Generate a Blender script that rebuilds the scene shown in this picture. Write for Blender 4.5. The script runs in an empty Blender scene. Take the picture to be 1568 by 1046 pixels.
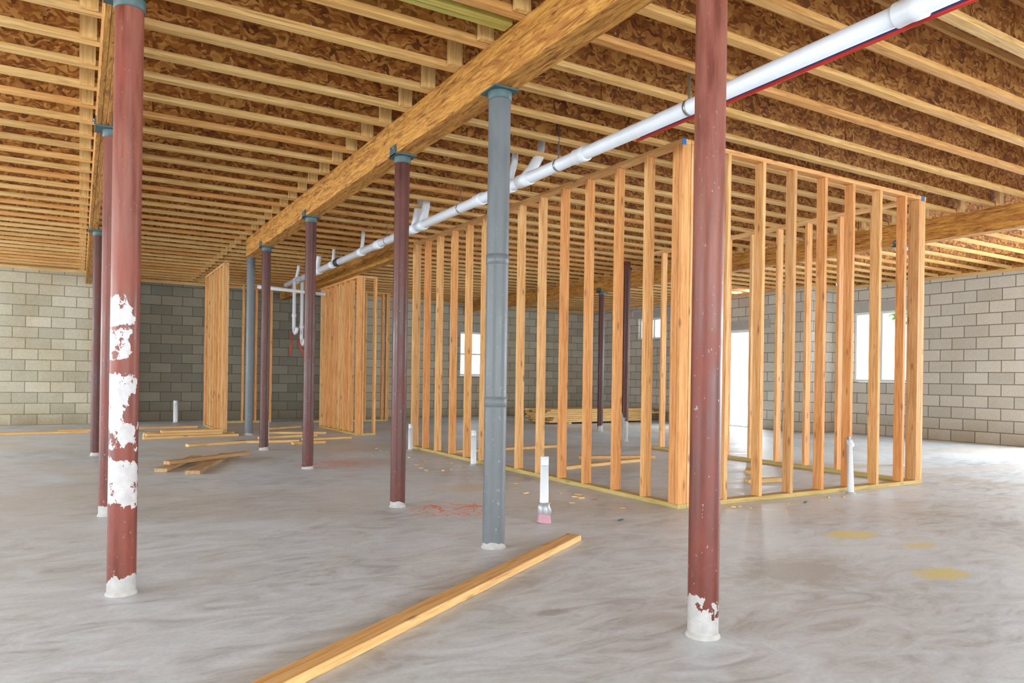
import bpy, math, random
from mathutils import Vector, Matrix
random.seed(7)
S=bpy.context.scene
S.view_settings.view_transform='Standard'
# ------------------------------------------------------------------ node helpers
class NT:
    def __init__(s,name):
        s.m=bpy.data.materials.new(name); s.m.use_nodes=True
        s.t=s.m.node_tree; s.t.nodes.clear()
        s.out=s.n('ShaderNodeOutputMaterial'); s.b=s.n('ShaderNodeBsdfPrincipled')
        s.l(s.b.outputs[0],s.out.inputs[0])
    def n(s,k,**kw):
        x=s.t.nodes.new(k)
        for a,b in kw.items(): setattr(x,a,b)
        return x
    def l(s,a,b): s.t.links.new(a,b)
    def setv(s,sock,v):
        if hasattr(v,'links') or isinstance(v,bpy.types.NodeSocket): s.l(v,sock)
        else: sock.default_value=v
    def math(s,op,a,b=0.0,c=0.0,clamp=False):
        x=s.n('ShaderNodeMath',operation=op,use_clamp=clamp)
        s.setv(x.inputs[0],a); s.setv(x.inputs[1],b); s.setv(x.inputs[2],c)
        return x.outputs[0]
    def noise(s,vec,scale=5,detail=4,rough=.5,dist=0):
        x=s.n('ShaderNodeTexNoise'); s.l(vec,x.inputs['Vector'])
        x.inputs['Scale'].default_value=scale; x.inputs['Detail'].default_value=detail
        x.inputs['Roughness'].default_value=rough; x.inputs['Distortion'].default_value=dist
        return x.outputs['Fac']
    def scale(s,vec,sc,loc=(0,0,0)):
        x=s.n('ShaderNodeMapping'); s.l(vec,x.inputs[0]); x.inputs['Scale'].default_value=sc; x.inputs['Location'].default_value=loc
        return x.outputs[0]
    def ramp(s,fac,stops,interp='LINEAR'):
        x=s.n('ShaderNodeValToRGB'); s.l(fac,x.inputs[0]); r=x.color_ramp; r.interpolation=interp
        while len(r.elements)<len(stops): r.elements.new(.5)
        for e,(p,c) in zip(r.elements,stops):
            e.position=p; e.color=(c,c,c,1) if isinstance(c,(int,float)) else (*c,1)
        return x.outputs[0]
    def mix(s,fac,a,b,mode='MIX'):
        x=s.n('ShaderNodeMix',data_type='RGBA',blend_type=mode)
        s.setv(x.inputs[0],fac)
        for i,v in ((6,a),(7,b)):
            if isinstance(v,tuple): v=(*v,1) if len(v)==3 else v
            s.setv(x.inputs[i],v)
        return x.outputs[2]
    def bump(s,h,st=.3,d=.01):
        x=s.n('ShaderNodeBump'); s.l(h,x.inputs['Height']); x.inputs['Strength'].default_value=st; x.inputs['Distance'].default_value=d
        s.l(x.outputs[0],s.b.inputs['Normal'])
    def attr(s,name):
        x=s.n('ShaderNodeAttribute'); x.attribute_name=name; return x
    def obj(s): return s.n('ShaderNodeTexCoord').outputs['Object']
    def col(s,c): s.setv(s.b.inputs['Base Color'],(*c,1) if isinstance(c,tuple) else c)
    def rough(s,v): s.setv(s.b.inputs['Roughness'],v)

def plain(name,c,r=.5,metal=0,var=.12):
    k=NT(name); v=k.noise(k.obj(),14,3,.6)
    k.col(k.mix(v,tuple(x*(1-var) for x in c),tuple(min(1,x*(1+var)) for x in c))); k.rough(r); k.b.inputs['Metallic'].default_value=metal
    return k.m

def wood(name,dark,mid,light,knots=.6,rgh=.65,vary=.5,streak=1.0):
    k=NT(name); lc=k.attr('lc').outputs['Vector']; rn=k.attr('rnd').outputs['Fac']
    gg=k.noise(k.scale(lc,(1.3*streak,26,26)),2.0,5,.72,.6)
    c=k.ramp(gg,[(.30,dark),(.47,mid),(.66,light)])
    tint=k.ramp(rn,[(0,(.92,.66,.48)),(.35,(1,.88,.74)),(.7,(1,1,1)),(1,(.80,.74,.68))])
    c=k.mix(vary,c,k.mix(1.0,c,tint,'MULTIPLY'))
    vo=k.n('ShaderNodeTexVoronoi'); k.l(k.scale(lc,(3.2,11,11)),vo.inputs['Vector']); vo.inputs['Scale'].default_value=1.0
    kn=k.ramp(vo.outputs['Distance'],[(.06,1.0),(.17,0.0)])
    c=k.mix(k.math('MULTIPLY',kn,knots),c,tuple(x*.45 for x in dark))
    k.col(c); k.rough(rgh)
    return k.m

def lam(name):
    k=NT(name); lc=k.attr('lc').outputs['Vector']
    g=k.noise(k.scale(lc,(2.2,22,22)),2.0,5,.72,1.4)
    g2=k.noise(k.scale(lc,(.9,7,7)),2.0,4,.65,1.5)
    c=k.ramp(g,[(.34,(.14,.045,.007)),(.46,(.45,.19,.028)),(.60,(.63,.32,.065))])
    bl=k.ramp(g2,[(.50,0.0),(.60,1.0)])
    c=k.mix(k.math('MULTIPLY',bl,.6),c,k.mix(1.0,c,(.50,.34,.20),'MULTIPLY'))
    k.col(c); k.rough(.65)
    return k.m

def osb(name,a,b,c_,sc=1.0):
    k=NT(name); lc=k.attr('lc').outputs['Vector']
    w=k.n('ShaderNodeTexNoise'); k.l(lc,w.inputs['Vector']); w.inputs['Scale'].default_value=11; w.inputs['Detail'].default_value=1
    v=k.n('ShaderNodeVectorMath',operation='MULTIPLY_ADD'); k.l(w.outputs['Color'],v.inputs[0]); v.inputs[1].default_value=(.14,.14,.14); k.l(lc,v.inputs[2])
    vo=k.n('ShaderNodeTexVoronoi'); k.l(k.scale(v.outputs[0],(18*sc,46*sc,46*sc)),vo.inputs['Vector']); vo.inputs['Scale'].default_value=1
    r=k.n('ShaderNodeSeparateColor'); k.l(vo.outputs['Color'],r.inputs[0])
    big=k.noise(lc,3.5,3,.6)
    f=k.math('ADD',k.math('MULTIPLY',r.outputs[0],.66),k.math('MULTIPLY',big,.45))
    col=k.ramp(f,[(.14,a),(.52,b),(.95,c_)])
    rn=k.attr('rnd').outputs['Fac']
    col=k.mix(k.math('MULTIPLY',rn,.5),col,k.mix(1.0,col,(.7,.6,.5),'MULTIPLY'))
    k.col(col); k.rough(.75)
    return k.m

# ------------------------------------------------------------------ materials
M={}
M['stud']=wood('pine_stud',(.44,.19,.055),(.70,.38,.14),(.84,.55,.26),.75,vary=.9)
M['treated']=wood('treated_plate',(.34,.26,.07),(.50,.38,.13),(.60,.50,.21),.4)
M['flange']=wood('joist_flange_pine',(.44,.23,.06),(.70,.43,.15),(.84,.60,.27),.3,vary=.9)
M['lumber']=wood('loose_lumber_pine',(.45,.24,.08),(.68,.43,.17),(.80,.58,.28),.6)
M['grey_lumber']=wood('weathered_lumber',(.28,.16,.08),(.45,.29,.14),(.56,.41,.24),.5)
M['green_lumber']=wood('stamped_lvl_lumber',(.22,.18,.03),(.50,.42,.09),(.64,.55,.16),.8)
M['beam']=lam('laminated_beam_wood')
M['web']=osb('osb_web',(.12,.030,.004),(.43,.155,.022),(.78,.42,.11))
M['deck']=osb('osb_deck',(.18,.05,.008),(.42,.17,.03),(.60,.31,.09),.6)
M['teal']=plain('grey_green_bracket_paint',(.055,.10,.105),.5,.1)
M['galv']=plain('galvanised_steel',(.35,.37,.38),.35,.7)
M['pvc']=plain('white_pvc',(.72,.76,.82),.35,0,.05)
M['rubber']=plain('black_rubber',(.03,.03,.03),.5)
M['redpex']=plain('red_pex',(.62,.03,.02),.4)
M['bluepex']=plain('blue_pex',(.04,.10,.45),.4)
M['duct']=plain('duct_tape',(.35,.36,.38),.35,.3,.5)
M['pink']=plain('pink_primer',(.50,.25,.31),.5)
M['conc']=plain('concrete_collar',(.46,.45,.43),.85,0,.4)
M['vinyl']=plain('white_vinyl_frame',(.75,.75,.72),.4)
M['stone_sill']=plain('concrete_lintel',(.42,.40,.37),.85)
M['blue']=plain('blue_tag',(.03,.16,.45),.5)
M['leaf']=plain('foliage_green',(.12,.22,.05),.6,0,.6)
M['bark']=plain('tree_bark',(.12,.08,.05),.8,0,.4)

def post_mat(name,base,bands=(),foot=0.0,speck=.5,upper=None,seed=0,var=.4):
    k=NT(name); o=k.obj(); sp=k.n('ShaderNodeSeparateXYZ'); k.l(o,sp.inputs[0]); z=sp.outputs[2]
    o2=k.scale(o,(1,1,1),(seed,seed*1.7,0))
    n1=k.noise(k.scale(o2,(1,1,.35)),9,5,.6)
    c=k.mix(k.ramp(n1,[(.32,0.0),(.68,1.0)]),tuple(x*(1-var) for x in base),tuple(min(1,x*(1+var)) for x in base))
    if upper:
        f=k.math('MULTIPLY',k.math('SUBTRACT',z,.95),1.4,clamp=True)
        f=k.math('MULTIPLY',f,k.ramp(k.noise(k.scale(o2,(1,1,.10)),16,4,.65),[(.36,.1),(.60,1.0)]))
        c=k.mix(f,c,upper)
    s1=k.ramp(k.noise(k.scale(o2,(1,1,.55)),70,3,.65),[(.66,0.0),(.70,1.0)])
    low=k.ramp(k.math('MULTIPLY',z,.45),[(0,1.0),(.45,.8),(1,.25)])
    c=k.mix(k.math('MULTIPLY',k.math('MULTIPLY',s1,low),speck),c,(.55,.51,.48))
    zz=k.math('ADD',z,k.math('MULTIPLY',k.math('SUBTRACT',k.noise(o2,11,5,.65),.5),.14))
    mask=None
    for a,b in bands:
        m=k.math('MULTIPLY',k.math('GREATER_THAN',zz,a),k.math('LESS_THAN',zz,b))
        mask=m if mask is None else k.math('ADD',mask,m,clamp=True)
    if mask is not None:
        hole=k.ramp(k.noise(k.scale(o2,(1,1,.8)),15,5,.7),[(.42,0.0),(.435,1.0)])
        side=k.math('LESS_THAN',k.math('ADD',sp.outputs[0],k.math('MULTIPLY',k.math('SUBTRACT',k.noise(o2,8,4,.6),.5),.24)),.022)
        mask=k.math('MULTIPLY',k.math('MULTIPLY',mask,hole),side)
        c=k.mix(mask,c,k.mix(k.noise(o2,22,4,.7),(.34,.33,.34),(.72,.71,.72)))
    if foot>0:
        fz=k.math('ADD',z,k.math('MULTIPLY',k.math('SUBTRACT',k.noise(o2,7,5,.6),.5),foot*2.8))
        c=k.mix(k.math('LESS_THAN',fz,foot),c,k.mix(k.noise(o2,22,4,.7),(.28,.28,.27),(.58,.575,.57)))
    k.col(c); k.rough(k.ramp(n1,[(.3,.30),(.7,.58)]))
    return k.m

def block_mat(name,a,b,mortar,stain=.5):
    k=NT(name); o=k.obj(); sp=k.n('ShaderNodeSeparateXYZ'); k.l(o,sp.inputs[0])
    cb=k.n('ShaderNodeCombineXYZ'); k.l(k.math('ADD',sp.outputs[0],sp.outputs[1]),cb.inputs[0]); k.l(sp.outputs[2],cb.inputs[1])
    br=k.n('ShaderNodeTexBrick'); k.l(cb.outputs[0],br.inputs['Vector'])
    br.offset=.5; br.inputs['Scale'].default_value=1; br.inputs['Brick Width'].default_value=.406; br.inputs['Row Height'].default_value=.2032
    br.inputs['Mortar Size'].default_value=.008; br.inputs['Mortar Smooth'].default_value=.25; br.inputs['Bias'].default_value=0
    br.inputs['Color1'].default_value=(*a,1); br.inputs['Color2'].default_value=(*b,1); br.inputs['Mortar'].default_value=(*mortar,1)
    c=br.outputs['Color']
    st=k.ramp(k.noise(o,.9,5,.65,.8),[(.38,0.0),(.68,1.0)])
    c=k.mix(k.math('MULTIPLY',st,stain),c,k.mix(1.0,c,(.80,.66,.46),'MULTIPLY'))
    fine=k.noise(o,45,3,.7)
    c=k.mix(.45,c,k.mix(1.0,c,k.ramp(fine,[(.3,.5),(.7,1.0)]),'MULTIPLY'))
    low=k.math('SUBTRACT',1.0,k.math('MULTIPLY',sp.outputs[2],2.2),clamp=True)
    low=k.math('MULTIPLY',low,k.noise(o,1.6,3,.6))
    c=k.mix(low,c,k.mix(1.0,c,(.50,.37,.22),'MULTIPLY'))
    k.col(c); k.rough(.9)
    k.bump(k.math('MULTIPLY',br.outputs['Fac'],-1.0),.6,.008)
    return k.m
M['block_l']=block_mat('concrete_block_beige',(.47,.445,.34),(.64,.60,.47),(.28,.25,.18),.7)
M['block_r']=block_mat('concrete_block_grey',(.54,.51,.44),(.69,.65,.57),(.23,.205,.165),.3)
M['block_m']=block_mat('concrete_block_mid',(.46,.435,.35),(.60,.565,.46),(.24,.22,.165),.4)
M['block_shaded']=block_mat('concrete_block_shaded',(.19,.18,.145),(.28,.265,.21),(.12,.11,.08),.4)  # darker copy of the block, shade on the back wall put into its colour

def floor_mat():
    k=NT('concrete_floor'); o=k.obj(); sp=k.n('ShaderNodeSeparateXYZ'); k.l(o,sp.inputs[0])
    n1=k.noise(o,.55,4,.6,.7)
    n2=k.noise(k.scale(o,(1,2.2,1)),2.4,6,.66,2.0)
    n3=k.noise(o,50,3,.7)
    f=k.math('ADD',k.math('MULTIPLY',n1,.42),k.math('MULTIPLY',n2,.58))
    c=k.ramp(f,[(.36,(.44,.50,.55)),(.46,(.62,.71,.79)),(.57,(.72,.84,.95))])
    tan=k.ramp(k.noise(k.scale(o,(1,1,1),(3.3,1.2,0)),.42,4,.6,.5),[(.46,0.0),(.62,1.0)])
    far=k.math('MULTIPLY',k.math('SUBTRACT',k.math('ADD',sp.outputs[1],k.math('MULTIPLY',sp.outputs[0],.45)),4.5),.22,clamp=True)
    c=k.mix(k.math('MULTIPLY',tan,k.math('ADD',.10,k.math('MULTIPLY',far,.45))),c,(.58,.49,.35))
    sn=k.noise(o,9,4,.7)
    def dist(x,y,rx,ry,amp=1.6):
        dx=k.math('DIVIDE',k.math('SUBTRACT',sp.outputs[0],x),rx); dy=k.math('DIVIDE',k.math('SUBTRACT',sp.outputs[1],y),ry)
        d=k.math('SQRT',k.math('ADD',k.math('MULTIPLY',dx,dx),k.math('MULTIPLY',dy,dy)))
        return k.math('ADD',d,k.math('MULTIPLY',k.math('SUBTRACT',sn,.5),amp))
    def spot(x,y,rx,ry,colr,c,amt=.7):
        return k.mix(k.math('MULTIPLY',k.ramp(dist(x,y,rx,ry),[(.45,1.0),(1.0,0.0)]),amt),c,colr)
    c=spot(4.40,3.0,.24,.15,(.82,.74,.25),c,.85)
    c=spot(3.94,2.16,.22,.12,(.82,.74,.25),c,.85)
    c=spot(4.5,2.6,.18,.08,(.82,.74,.25),c,.6)
    c=spot(3.3,2.55,.50,.36,(.38,.38,.34),c,.6)
    c=spot(1.75,2.6,.10,.06,(.28,.28,.27),c,.6)
    c=spot(3.15,5.9,.5,.3,(.62,.54,.28),c,.5)
    c=spot(2.9,8.2,.5,.6,(.62,.38,.28),c,.35)
    c=spot(.15,1.75,.2,.12,(.42,.42,.42),c,.4)
    # sprayed layout marks: squiggly orange lines inside two patches
    ln=k.math('ABSOLUTE',k.math('SUBTRACT',k.noise(k.scale(o,(2.6,1.5,1)),2.2,1,.4,1.2),.5))
    ln2=k.math('ABSOLUTE',k.math('SUBTRACT',k.noise(k.scale(o,(1.6,2.8,1),(5,2,0)),2.4,1,.4,.8),.5))
    l=k.math('MAXIMUM',k.ramp(ln,[(.008,1.0),(.022,0.0)]),k.ramp(ln2,[(.008,1.0),(.022,0.0)]))
    for x,y,rx,ry,am in ((2.50,4.98,.42,.34,.9),(2.42,8.15,.40,.40,.7)):
        mk=k.math('MULTIPLY',k.ramp(dist(x,y,rx,ry,.5),[(.75,1.0),(1.05,0.0)]),am)
        c=k.mix(k.math('MULTIPLY',l,mk),c,(.95,.17,.07))
        c=k.mix(k.math('MULTIPLY',mk,.14),c,(.90,.40,.28))
    c=k.mix(.3,c,k.mix(1.0,c,k.ramp(n3,[(.3,.6),(.7,1.0)]),'MULTIPLY'))
    k.col(c); k.rough(k.ramp(n2,[(.3,.34),(.7,.58)])); k.bump(n2,.22,.012)
    return k.m
M['floor']=floor_mat()

# ------------------------------------------------------------------ mesh builder
class MB:
    def __init__(s,name,origin=(0,0,0)):
        s.name=name; s.v=[];s.f=[];s.r=[];s.lc=[];s.mi=[];s.sm=[];s.mats=[];s.o=Vector(origin)
    def mat(s,m):
        m=M[m] if isinstance(m,str) else m
        if m not in s.mats: s.mats.append(m)
        return s.mats.index(m)
    def beam(s,p0,p1,w,h,m,up=(0,0,1),rnd=None,jit=0):
        p0=Vector(p0);p1=Vector(p1);d=(p1-p0);L=d.length;d.normalize()
        up=Vector(up)
        if abs(d.dot(up))>.99: up=Vector((0,1,0))
        sd=d.cross(up).normalized(); u=sd.cross(d).normalized()
        off=Vector((random.random()*40,random.random()*40,random.random()*40)); r=random.random() if rnd is None else rnd
        b=len(s.v); mi=s.mat(m)
        for t in (0,L):
            for a,c in ((-1,-1),(1,-1),(1,1),(-1,1)):
                s.v.append(p0+d*t+sd*(a*w/2)+u*(c*h/2)-s.o); s.lc.append(Vector((t,a*w/2,c*h/2))+off)
        for q in ((0,1,2,3),(7,6,5,4),(0,4,5,1),(1,5,6,2),(2,6,7,3),(3,7,4,0)):
            s.f.append(tuple(b+i for i in q)); s.r.append(r); s.mi.append(mi); s.sm.append(False)
    def box(s,a,b,m,rnd=None):
        a=Vector(a);b=Vector(b);sz=b-a;c=(a+b)/2
        ax=max(range(3),key=lambda i:sz[i])
        if ax==0: s.beam((a.x,c.y,c.z),(b.x,c.y,c.z),sz.y,sz.z,m,(0,0,1),rnd)
        elif ax==1: s.beam((c.x,a.y,c.z),(c.x,b.y,c.z),sz.x,sz.z,m,(0,0,1),rnd)
        else: s.beam((c.x,c.y,a.z),(c.x,c.y,b.z),sz.x,sz.y,m,(0,1,0),rnd)
    def tube(s,pts,r,m,seg=20,caps=True,rnd=None):
        pts=[Vector(p) for p in pts]; rs=r if isinstance(r,(list,tuple)) else [r]*len(pts)
        mi=s.mat(m); b=len(s.v); rr=random.random() if rnd is None else rnd; prev=None; acc=0
        for i,p in enumerate(pts):
            d0=(pts[i]-pts[i-1]) if i else (pts[1]-pts[0]); d1=(pts[i+1]-pts[i]) if i<len(pts)-1 else d0
            if d0.length<1e-9:d0=d1
            if d1.length<1e-9:d1=d0
            d=(d0.normalized()+d1.normalized()).normalized()
            if prev is None:
                prev=Vector((1,0,0)) if abs(d.x)<.9 else Vector((0,1,0))
            n=(prev-d*prev.dot(d)).normalized(); prev=n; q=d.cross(n)
            if i: acc+=(pts[i]-pts[i-1]).length
            for j in range(seg):
                a=2*math.pi*j/seg
                s.v.append(p+(n*math.cos(a)+q*math.sin(a))*rs[i]-s.o); s.lc.append(Vector((acc,math.cos(a)*rs[i],math.sin(a)*rs[i])))
        for i in range(len(pts)-1):
            for j in range(seg):
                a=b+i*seg+j; c=b+i*seg+(j+1)%seg
                s.f.append((a,c,c+seg,a+seg)); s.r.append(rr); s.mi.append(mi); s.sm.append(True)
        if caps:
            s.f.append(tuple(b+j for j in reversed(range(seg)))); s.f.append(tuple(b+(len(pts)-1)*seg+j for j in range(seg)))
            for _ in (0,1): s.r.append(rr); s.mi.append(mi); s.sm.append(False)
    def build(s,bevel=0,parent=None):
        me=bpy.data.meshes.new(s.name); me.from_pydata([tuple(v) for v in s.v],[],s.f)
        for m in s.mats: me.materials.append(m)
        me.polygons.foreach_set('material_index',s.mi); me.polygons.foreach_set('use_smooth',s.sm)
        a=me.attributes.new('rnd','FLOAT','FACE'); a.data.foreach_set('value',s.r)
        a=me.attributes.new('lc','FLOAT_VECTOR','POINT'); a.data.foreach_set('vector',[c for v in s.lc for c in v])
        me.update(); ob=bpy.data.objects.new(s.name,me); S.collection.objects.link(ob); ob.location=s.o
        if bevel:
            mo=ob.modifiers.new('bevel','BEVEL'); mo.width=bevel; mo.segments=1; mo.limit_method='ANGLE'; mo.angle_limit=math.radians(50)
        if parent: ob.parent=parent; ob.matrix_parent_inverse=parent.matrix_world.inverted()
        return ob

# ------------------------------------------------------------------ dimensions
JB=2.96; JH=.30; DECK=JB+JH; WALLH=2.90
XL,XR,YB,YF=-6.0,13.33,-7.0,17.0
BB=2.70

b=MB('floor'); b.box((XL-.2,YB-.2,-.2),(XR+.2,YF+.2,0),'floor'); b.build()

def wall(name,axis,c,t,a0,a1,z1,ops,mat):
    b=MB(name)
    def bx(u0,u1,z0,zz):
        if u1-u0<1e-4 or zz-z0<1e-4: return
        if axis=='x': b.box((c,u0,z0),(c+t,u1,zz),mat)
        else: b.box((u0,c,z0),(u1,c+t,zz),mat)
    cur=a0
    for (u0,u1,z0,zz) in sorted(ops):
        bx(cur,u0,0,z1); bx(u0,u1,0,z0); bx(u0,u1,zz,z1); cur=u1
    bx(cur,a1,0,z1)
    if axis=='x': b.box((c,a0,z1),(c+t,a1,JB),'lumber')
    else: b.box((a0,c,z1),(a1,c+t,JB),'lumber')
    for (u0,u1,z0,zz) in ops:
        if zz<z1-.1:
            if axis=='x': b.box((c-.006 if t>0 else c+t-.006,u0-.2,zz+.001),(c+t+.006,u1+.2,min(zz+.2,z1-.01)),'stone_sill')
            else: b.box((u0-.2,c-.006,zz+.001),(u1+.2,c+t+.006,min(zz+.2,z1-.01)),'stone_sill')
    return b.build()
wall('wall_right','x',XR,.2,YB,9.5,WALLH,[(-5.5,-1.5,0,2.4),(0.2,5.4,0,2.4),(7.98,9.1,1.03,2.41)],'block_r')
wall('wall_right_return','y',9.5,.2,12.57,XR+.2,WALLH,[],'block_r')
wall('wall_right_far','x',12.57,.2,9.7,YF,WALLH,[(10.7,11.7,0,2.15),(13.7,14.75,2.05,2.6)],'block_r')
wall('wall_back','y',YF,.2,.3,5.6,WALLH,[],'block_shaded')
wall('wall_back_right','y',YF,.2,5.6,12.77,WALLH,[(8.5,9.4,1.05,2.2)],'block_m')
wall('wall_back_left','y',16.3,.2,XL,.3,WALLH,[],'block_l')
wall('wall_back_return','x',.3,.2,16.3,YF,WALLH,[],'block_shaded')
wall('wall_left','x',XL-.2,.2,YB,16.5,WALLH,[(-5.5,-1,0,2.4),(0.5,6,0,2.4),(7.5,15.5,0,2.5)],'block_l')
wall('wall_front','y',YB-.2,.2,XL,XR,WALLH,[(XL+.6,-.5,0,2.6),(.5,7,0,2.6),(8,XR-.6,0,2.6)],'block_l')

def frame(name,axis,c,u0,u1,z0,z1,mull=(),rails=(),w=.05,d=.08):
    b=MB(name); g=.003; u0+=g;u1-=g;z1-=g;z0+=g
    def bx(a0,a1,b0,b1,dd=d):
        if axis=='x': b.box((c-dd/2,a0,b0),(c+dd/2,a1,b1),'vinyl')
        else: b.box((a0,c-dd/2,b0),(a1,c+dd/2,b1),'vinyl')
    bx(u0,u0+w,z0,z1);bx(u1-w,u1,z0,z1);bx(u0+w,u1-w,z0,z0+w);bx(u0+w,u1-w,z1-w,z1)
    for m in mull: bx(m-.03,m+.03,z0+w,z1-w,d*.8)
    for r in rails: bx(u0+w,u1-w,r-.02,r+.02,d*.7)
    return b.build(.004)
frame('window_1','x',XR+.08,7.98,9.1,1.03,2.41,(8.54,))
frame('window_2','x',12.57+.1,13.7,14.75,2.05,2.6,(14.22,))
frame('window_3','y',YF+.1,8.5,9.4,1.05,2.2,(),(1.62,))
frame('door_1','x',12.57+.1,10.7,11.7,0,2.15,(),(),.06)

b=MB('ceiling'); 
y=YB
while y<YF+.2:
    x=XL-.2; 
    while x<XR+.2:
        x2=min(x+2.44,XR+.2); b.box((x,y,DECK),(x2-.004,min(y+1.216,YF+.2),DECK+.02),'deck'); x+=2.44
    y+=1.22
ceil=b.build()
b=MB('floor_joists')
jy=[]; y=3.0-.406*24
while y<YF-.05:
    if y>YB+.1: jy.append(y)
    y+=.406
for y in jy:
    cuts=[XL,random.uniform(2.02,2.2),random.uniform(8.6,8.8),XR]
    for a,c in zip(cuts,cuts[1:]):
        dy=random.uniform(-.008,.008)
        for z in (JB+.019,DECK-.019): b.box((a+.002,y-.032+dy,z-.019),(c-.002,y+.032+dy,z+.019),'flange')
        xx=a+.01; seg=random.uniform(.5,2.4)
        while xx<c-.01:
            x2=min(xx+seg,c-.01); b.box((xx,y-.005+dy,JB+.036),(x2-(.018 if x2<c-.02 else 0),y+.005+dy,DECK-.036),'web'); xx=x2; seg=random.choice((1.22,2.44,2.44))
    for bx in (.02,2.01,8.62):
        if y>3 or bx>2: b.box((bx-.045,y-.082,JB+.001),(bx+.045,y-.044,DECK-.001),'flange',.6)
b.box((.30,3.50,JB+.002),(2.045,3.543,JB+.24),'green_lumber'); b.box((.30,3.547,JB+.002),(2.045,3.59,JB+.24),'green_lumber')
b.build(parent=ceil)
b=MB('rim_boards')
b.box((XR-.03+.04,YB,JB),(XR+.06,9.5,DECK),'web'); b.box((XL-.06,YB,JB),(XL-.02,YF,DECK),'web'); b.box((XL,YF+.01,JB),(XR,YF+.05,DECK),'web')
b.build(parent=ceil)

def wbeam(x,y0,y1,w=.14,splices=()):
    b=MB('wood_beam'); ys=[y0,*splices,y1]
    for a,c in zip(ys,ys[1:]):
        n=3
        for i in range(n):
            b.box((x-w/2+i*w/n+.0006,a+.002,BB+random.uniform(0,.002)),(x-w/2+(i+1)*w/n-.0006,c-.002,JB-.002),'beam')
    return b.build(.002)
XM=2.124
wbeam(XM,-6.9,11.05,.15,(5.29,))
wbeam(.125,-6.9,16.25,.09,(5.84,))
wbeam(3.95,9.75,16.9)
wbeam(8.7,-6.9,16.9,.15,(5.3,))

def column(x,y,r,mat,ztop=BB,cap='teal',couplings=(),foot=True,bx=None,bw=.15,plate=True,uflange=True):
    b=MB('steel_column',(x,y,0))
    zt=ztop-.010
    b.tube([(x,y,0),(x,y,zt)],r,mat,32,False)
    if foot:
        pts=[(x,y,z) for z in (0,.004,.012,.016)]; b.tube(pts,[r+.008,r+.007,r+.003,r+.001],'conc',24,False)
    for z in couplings:
        b.tube([(x,y,z-.03),(x,y,z-.028),(x,y,z+.028),(x,y,z+.03)],[r,r+.0025,r+.0025,r],mat,32,False)
    if plate:
        c=cap; bx_=x if bx is None else bx; hw=bw/2+.008
        b.box((min(x-r,bx_-hw),y-.09,zt-.001),(max(x+r,bx_+hw),y+.09,ztop-.0005),c)
        if uflange:
          for s in (-1,1):
            b.box((bx_+s*(hw-.003)-.003,y-.06,ztop-.01),(bx_+s*(hw-.003)+.003,y+.06,ztop+.065),c)
            for dy in (-.035,.035):
                b.tube([(bx_+s*hw,y+dy,ztop+.04),(bx_+s*(hw+.010),y+dy,ztop+.04)],.009,'galv',6)
        b.tube([(x,y,zt-.05),(x,y,zt-.045),(x,y,zt-.002)],[r+.001,r+.006,r+.006],c,32,False)
    return b.build()
red=(.145,.029,.017); dk=(.075,.016,.010)
column(.176,3.745,.060,post_mat('red_primer_patched',(.17,.033,.018),[(1.21,1.335),(1.07,1.19),(.66,.99),(.41,.62)],.09,.5,(.25,.082,.055),1),bx=.125,bw=.09)
column(.176,5.842,.052,post_mat('red_primer_b',red,[],.06,.4,(.19,.055,.038),2),bx=.125,bw=.09)
column(.176,10.114,.052,post_mat('red_primer_c',dk,[],.03,.3,None,3),bx=.125,bw=.09)
column(XM,2.082,.060,post_mat('red_primer_near',(.145,.029,.017),[],.12,.8,(.26,.09,.062),4))
greym=post_mat('grey_pipe_paint',(.128,.146,.158),[],.03,.5,None,5,.12)
column(XM,3.771,.066,greym,couplings=(.86,1.70),uflange=False)
column(XM,5.288,.057,post_mat('red_primer_d',(.09,.019,.012),[],.04,.4,None,6))
column(XM,7.865,.057,post_mat('red_primer_e',(.08,.017,.011),[],.03,.4,None,7))
column(XM,10.04,.057,post_mat('red_primer_f',dk,[],.03,.3,None,8))
column(2.42,12.6,.065,greym,JB,plate=False)
column(8.7,5.3,.055,post_mat('red_primer_g',dk,[],.04,.3,None,9))
column(8.7,11.3,.055,post_mat('red_primer_h',dk,[],.1,.3,None,10))
column(8.7,15.9,.055,post_mat('red_primer_i',dk,[],.04,.3,None,11))
column(7.75,9.4,.055,post_mat('red_primer_j',dk,[],.4,.3,None,12),JB,plate=False)

def stud_wall(name,axis,c,a0,a1,ztop=2.89,sp=.409,w=.089,ends=(1,1),start=None,plate='treated',dense=None):
    b=MB(name); t=.038
    def bx(u0,u1,z0,z1,m,rn=None,off=0):
        if axis=='y': b.box((c-w/2+off,u0,z0),(c+w/2+off,u1,z1),m,rn)
        else: b.box((u0,c-w/2+off,z0),(u1,c+w/2+off,z1),m,rn)
    bx(a0,a1,.001,t,plate); bx(a0,a1,ztop-t,ztop,'stud')
    us=[a0+i*t for i in range(ends[0])]; 
    u=a0+(sp if start is None else start)
    while u<a1-ends[1]*t-.06: us.append(u+random.uniform(-.012,.012)); u+=sp if dense is None else dense
    us+= [a1-t*(i+1) for i in range(ends[1])]
    for u in us: bx(u,u+t-.002,t+.0005,ztop-t-.0005,'stud',None,random.uniform(-.003,.003))
    return b
w_=stud_wall('stud_wall','y',4.017+.045,4.22,9.55,ends=(3,2)); 
w_.box((4.02-.012,4.215,2.84),(4.02+.03,4.219,2.89),'blue'); w_.build(.0015)
w_=stud_wall('stud_wall','x',4.22+.045,4.11,7.331,ends=(1,3)); w_.box((7.25,4.215,2.84),(7.30,4.219,2.89),'blue'); w_.build(.0015)
stud_wall('stud_wall','y',7.29,4.312,8.4,ends=(1,2)).build(.0015)
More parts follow.
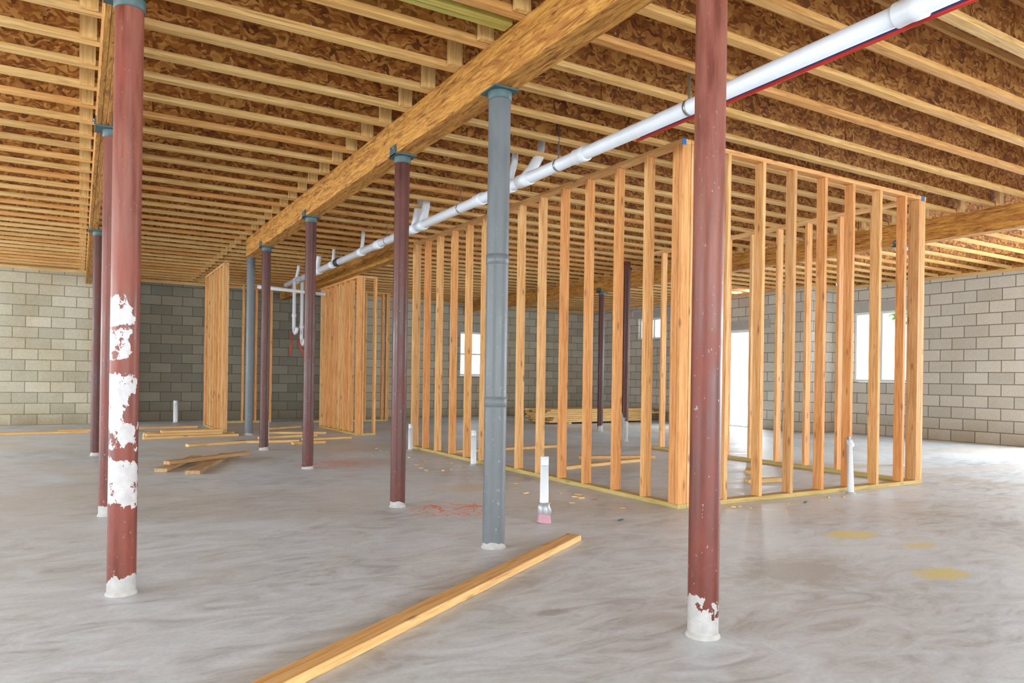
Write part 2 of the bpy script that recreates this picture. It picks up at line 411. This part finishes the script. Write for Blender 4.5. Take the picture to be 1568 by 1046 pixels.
stud_wall('stud_wall','y',4.06,11.9,14.1,ztop=BB-.002,ends=(2,2),dense=.3).build(.0015)
stud_wall('stud_wall','x',11.94,4.107,4.36,ztop=BB-.002,ends=(1,1)).build(.0015)
stud_wall('stud_wall','x',15.6,4.2,6.0,ends=(2,2)).build(.0015)
stud_wall('stud_wall','y',2.12,13.1,15.2,ends=(3,2),dense=.3).build(.0015)
stud_wall('stud_wall','x',15.9,2.5,3.5,ends=(2,2),dense=.25).build(.0015)

PX,PZ=3.38,2.78
b=MB('drain_pipe'); R=.050
b.tube([(PX,-2,PZ+.02),(PX,14.2,PZ-.06)],R,'pvc',24)
for y in (2.03,4.68,6.37,9.2,12.0):
    z=PZ+.02-.08*(y+2)/16.2
    b.tube([(PX,y-.07,z),(PX,y-.068,z),(PX,y-.01,z),(PX,y+.01,z),(PX,y+.068,z),(PX,y+.07,z)],[R,R+.011,R+.011,R+.008,R+.011,R+.011],'pvc',24)
for y,r,dx,dy in ((5.46,.045,.10,.0),(5.77,.03,.0,.06),(7.73,.045,.0,.05),(7.96,.045,.0,.05),(9.85,.025,0,.02),(11.2,.025,0,.02),(12.1,.045,0,.1),(12.5,.03,0,.1),(13.4,.03,0,.1)):
    z=PZ+.02-.08*(y+2)/16.2
    b.tube([(PX,y+.10,z),(PX,y+.04,z+.03),(PX+dx*.3,y+.01,z+.08),(PX+dx,y-dy,z+.2),(PX+dx*1.2,y-dy*1.3,z+.42)],r,'pvc',16)
    b.tube([(PX,y-.03,z),(PX,y+.16,z)],R+.009,'pvc',24)
for y in (1.2,3.5,5.0,6.8,8.9,11.0,13.0):
    z=PZ+.02-.08*(y+2)/16.2
    b.tube([(PX,y-.012,z),(PX,y+.012,z)],R+.003,'galv',20)
    b.box((PX-.001,y-.011,z+R),(PX+.001,y+.011,DECK-.0),'galv')
b.tube([(PX,10.9,PZ-.04),(PX,11.05,PZ-.04)],R+.012,'rubber',20)
for dx,zb in ((-.06,1.75),(.08,1.55)):
    b.tube([(PX+dx,13.35,2.72),(PX+dx,13.35,zb+.12),(PX+dx,13.32,zb+.04),(PX+dx,13.24,zb),(PX+dx,13.16,zb+.03),(PX+dx,13.12,zb+.10)],.03,'pvc',14)
    b.tube([(PX+dx,13.35,zb+.3),(PX+dx,13.35,zb+.36)],.038,'pvc',14)
b.tube([(PX-.7,13.35,2.55),(PX+.5,13.35,2.50)],.032,'pvc',14)
b.tube([(PX-.1,13.3,1.75),(PX-.14,13.25,1.35)],.012,'redpex',8); b.tube([(PX+.0,13.3,1.65),(PX+.12,13.25,1.3)],.012,'redpex',8)
b.build()
b=MB('water_supply_lines')
b.tube([(PX+.075,-2,PZ-.03),(PX+.075,4.1,PZ-.045)],.011,'redpex',10)
b.tube([(PX+.11,-2,PZ+.0),(PX+.11,4.1,PZ-.015)],.010,'bluepex',10)
for y in (-1,1.2,3.5):
    b.box((PX+.06,y-.01,PZ-.035),(PX+.13,y+.01,PZ-.03),'galv'); b.box((PX+.1235,y-.01,PZ-.035),(PX+.1265,y+.01,DECK),'galv')
b.build()

def stub(x,y,h,r,lean=(0,0),tape=False,cap=False):
    b=MB('pvc_pipe_stub',(x,y,0)); t=Vector((x+lean[0],y+lean[1],h))
    b.tube([(x,y,0),t,t-Vector((0,0,.0005)),Vector((x,y,h-.06))],[r,r,r*.86,r*.86],'pvc',24,False)
    b.tube([(x,y,h-.061),(x,y,h-.06)],r*.86,'rubber',20)
    if tape:
        b.tube([(x,y,.0),(x+.003,y,.03),(x-.002,y,.07)],[r+.020,r+.014,r+.010],'pink',20,False)
        b.tube([(x,y,.06),(x+.004,y,.085),(x-.003,y,.11),(x,y,.135),(x,y,.14)],[r+.016,r+.020,r+.012,r+.008,r+.001],'duct',20,False)
    else:
        b.tube([(x,y,0),(x,y,.010),(x,y,.018)],[r+.015,r+.010,r+.001],'conc',20,False)
    b.build()
stub(2.80,4.26,.46,.033,tape=True)
stub(3.90,7.42,.40,.033)
stub(6.03,4.12,.49,.030,lean=(-.03,0))
stub(3.90,9.27,.36,.033)
stub(1.70,16.3,.45,.045)
stub(2.5,11.6,.3,.03)

def plank(p0,p1,w=.089,h=.038,m='lumber',name='lumber_board'):
    b=MB(name); b.beam(p0,p1,w,h,m); return b.build(.003)
d=Vector((2.045,1.29,0)).normalized()
e=Vector((2.66,3.70,.020)); plank(e-d*3.6,e,.095)
plank((.98,7.85,.020),(1.55,9.45,.020),.14,.038,'grey_lumber'); plank((.72,8.15,.020),(1.20,9.3,.020),.12,.038,'grey_lumber')
plank((.80,8.45,.060),(1.75,9.15,.060),.09,.038,'grey_lumber')
b=MB('lumber_pile')
for i in range(5): b.beam((.85+random.uniform(-.1,.1),12.3+i*.12,.02),(2.1+random.uniform(-.2,.2),12.5+i*.12,.02),.1,.038,'lumber')
for i in range(4): b.beam((.95+random.uniform(-.1,.1),12.35+i*.12,.06),(2.0+random.uniform(-.2,.2),12.5+i*.12,.06),.1,.038,'lumber')
b.beam((1.1,12.5,.098),(2.0,12.55,.098),.14,.038,'lumber'); b.build(.002)
for (x,y,a,L) in ((-.5,13.9,5,1.3),(.3,14.2,-12,1.2),(1.7,11.0,20,.9),(2.4,11.1,-8,.9),(2.9,11.9,15,1.0),(3.2,12.6,-20,1.0),(3.35,11.3,8,.8),(1.1,14.6,3,1.6),(2.9,10.7,10,.5),(3.3,13.9,30,.8),(5.3,6.8,12,1.4),(5.9,7.3,-18,1.0),(5.2,8.8,5,1.8),(6.4,5.6,40,.35),(5.9,5.0,-10,.4)):
    a=math.radians(a); v=Vector((math.cos(a),math.sin(a),0))*L/2; c=Vector((x,y,.0195)); plank(c-v,c+v,.09,.037)
b=MB('lumber_stack')
for k in range(7):
    for i in range(6):
        y=13.4+i*.16+random.uniform(-.01,.01); b.beam((8.95+random.uniform(-.15,.15)-k*.03,y,.06+k*.042),(12.0+random.uniform(-.5,.2),y+.1,.06+k*.042),.14,.038,'flange',rnd=random.uniform(.6,.8))
for x in (9.4,11.0): b.beam((x,13.3,.02),(x,14.5,.02),.09,.038,'lumber')
b.build(.002)
def scraps(n,x0,x1,y0,y1,blues=()):
    b=MB('wood_scraps')
    for i in range(n):
        x,y=random.uniform(x0,x1),random.uniform(y0,y1)
        a=random.uniform(0,3.14); L=random.uniform(.02,.07); v=Vector((math.cos(a),math.sin(a),0))*L/2; t=random.uniform(.004,.012)
        c=Vector((x,y,t/2+.0005)); b.beam(c-v,c+v,random.uniform(.01,.025),t,random.choice(('lumber','lumber','grey_lumber')))
    for x,y in blues: b.beam((x,y,.006),(x+.05,y+.02,.006),.02,.008,'teal')
    b.build()
scraps(32,3.2,3.78,4.4,9.8,((3.3,4.05),(3.05,4.6)))
scraps(9,4.2,5.85,3.95,4.10,((5.2,3.97),))

import bmesh
def tree(x,y,h,r,n=9):
    b=MB('garden_tree',(x,y,-.3)); b.tube([(x,y,-.3),(x+.05,y,h*.5),(x,y+.05,h)],[.12,.09,.05],'bark',10); ob=b.build()
    bm=bmesh.new()
    for i in range(n*60):
        a=random.uniform(0,6.28); c=random.uniform(-1,1); q=(random.random())**.4*r; s=math.sqrt(1-c*c)
        p=Vector((math.cos(a)*s*q,math.sin(a)*s*q,h+c*q*.8+.3)); L=.10
        n1=Vector((random.uniform(-1,1),random.uniform(-1,1),random.uniform(-1,1))).normalized(); n2=n1.orthogonal().normalized()
        vs=[bm.verts.new(p+n1*L),bm.verts.new(p+n2*L*.5),bm.verts.new(p-n1*L),bm.verts.new(p-n2*L*.5)]; bm.faces.new(vs)
    me=bpy.data.meshes.new('foliage'); bm.to_mesh(me); bm.free(); me.materials.append(M['leaf'])
    f=bpy.data.objects.new('foliage',me); S.collection.objects.link(f); f.parent=ob
tree(18.3,10.75,2.9,.7)

# ---- daylight: sky, plus area lamps standing in for it
W=bpy.data.worlds.new('World'); S.world=W; W.use_nodes=True
bg=W.node_tree.nodes['Background']; bg.inputs[0].default_value=(.90,.96,1,1); bg.inputs[1].default_value=4.5
def daylight(name,loc,aim,sx,sy,p,c=(.89,.955,1)):
    l=bpy.data.lights.new(name,'AREA'); l.shape='RECTANGLE'; l.size=sx; l.size_y=sy; l.energy=p; l.color=c
    o=bpy.data.objects.new(name,l); S.collection.objects.link(o); o.location=loc
    o.rotation_euler=(Vector(aim)-Vector(loc)).to_track_quat('-Z','Y').to_euler()
daylight('daylight_fill_front_a',(3.7,-7.6,2.3),(3.0,2,0),6.5,2.4,820)  # front, left and right lamps are added fill, tilted down to brighten the floor
daylight('daylight_fill_front_b',(-3,-7.6,2.3),(0,3,0),5,2.4,620)
daylight('daylight_fill_left_a',(-6.6,11.5,2.3),(1,11,0),8,2.4,600)
daylight('daylight_fill_left_b',(-6.6,3.2,2.3),(0,3.5,0),5.5,2.4,560)
daylight('daylight_fill_right',(14.0,2.8,2.3),(8,3.2,0),5.2,2.4,1050)
daylight('daylight_door_right',(13.2,11.2,2.2),(9,11.5,0),1.0,2.0,240)

cd=bpy.data.cameras.new('camera'); cam=bpy.data.objects.new('camera',cd); S.collection.objects.link(cam)
cd.sensor_width=36; cd.lens=1117.64/1568*36; cd.shift_y=56.53/1568; cd.clip_start=.05
yaw=math.radians(30.661); roll=math.radians(.831)
Rm=Matrix.Rotation(-yaw,4,'Z')@Matrix.Rotation(math.pi/2,4,'X')@Matrix.Rotation(roll,4,'Z')
cam.matrix_world=Matrix.Translation((0,0,1))@Rm
S.camera=cam
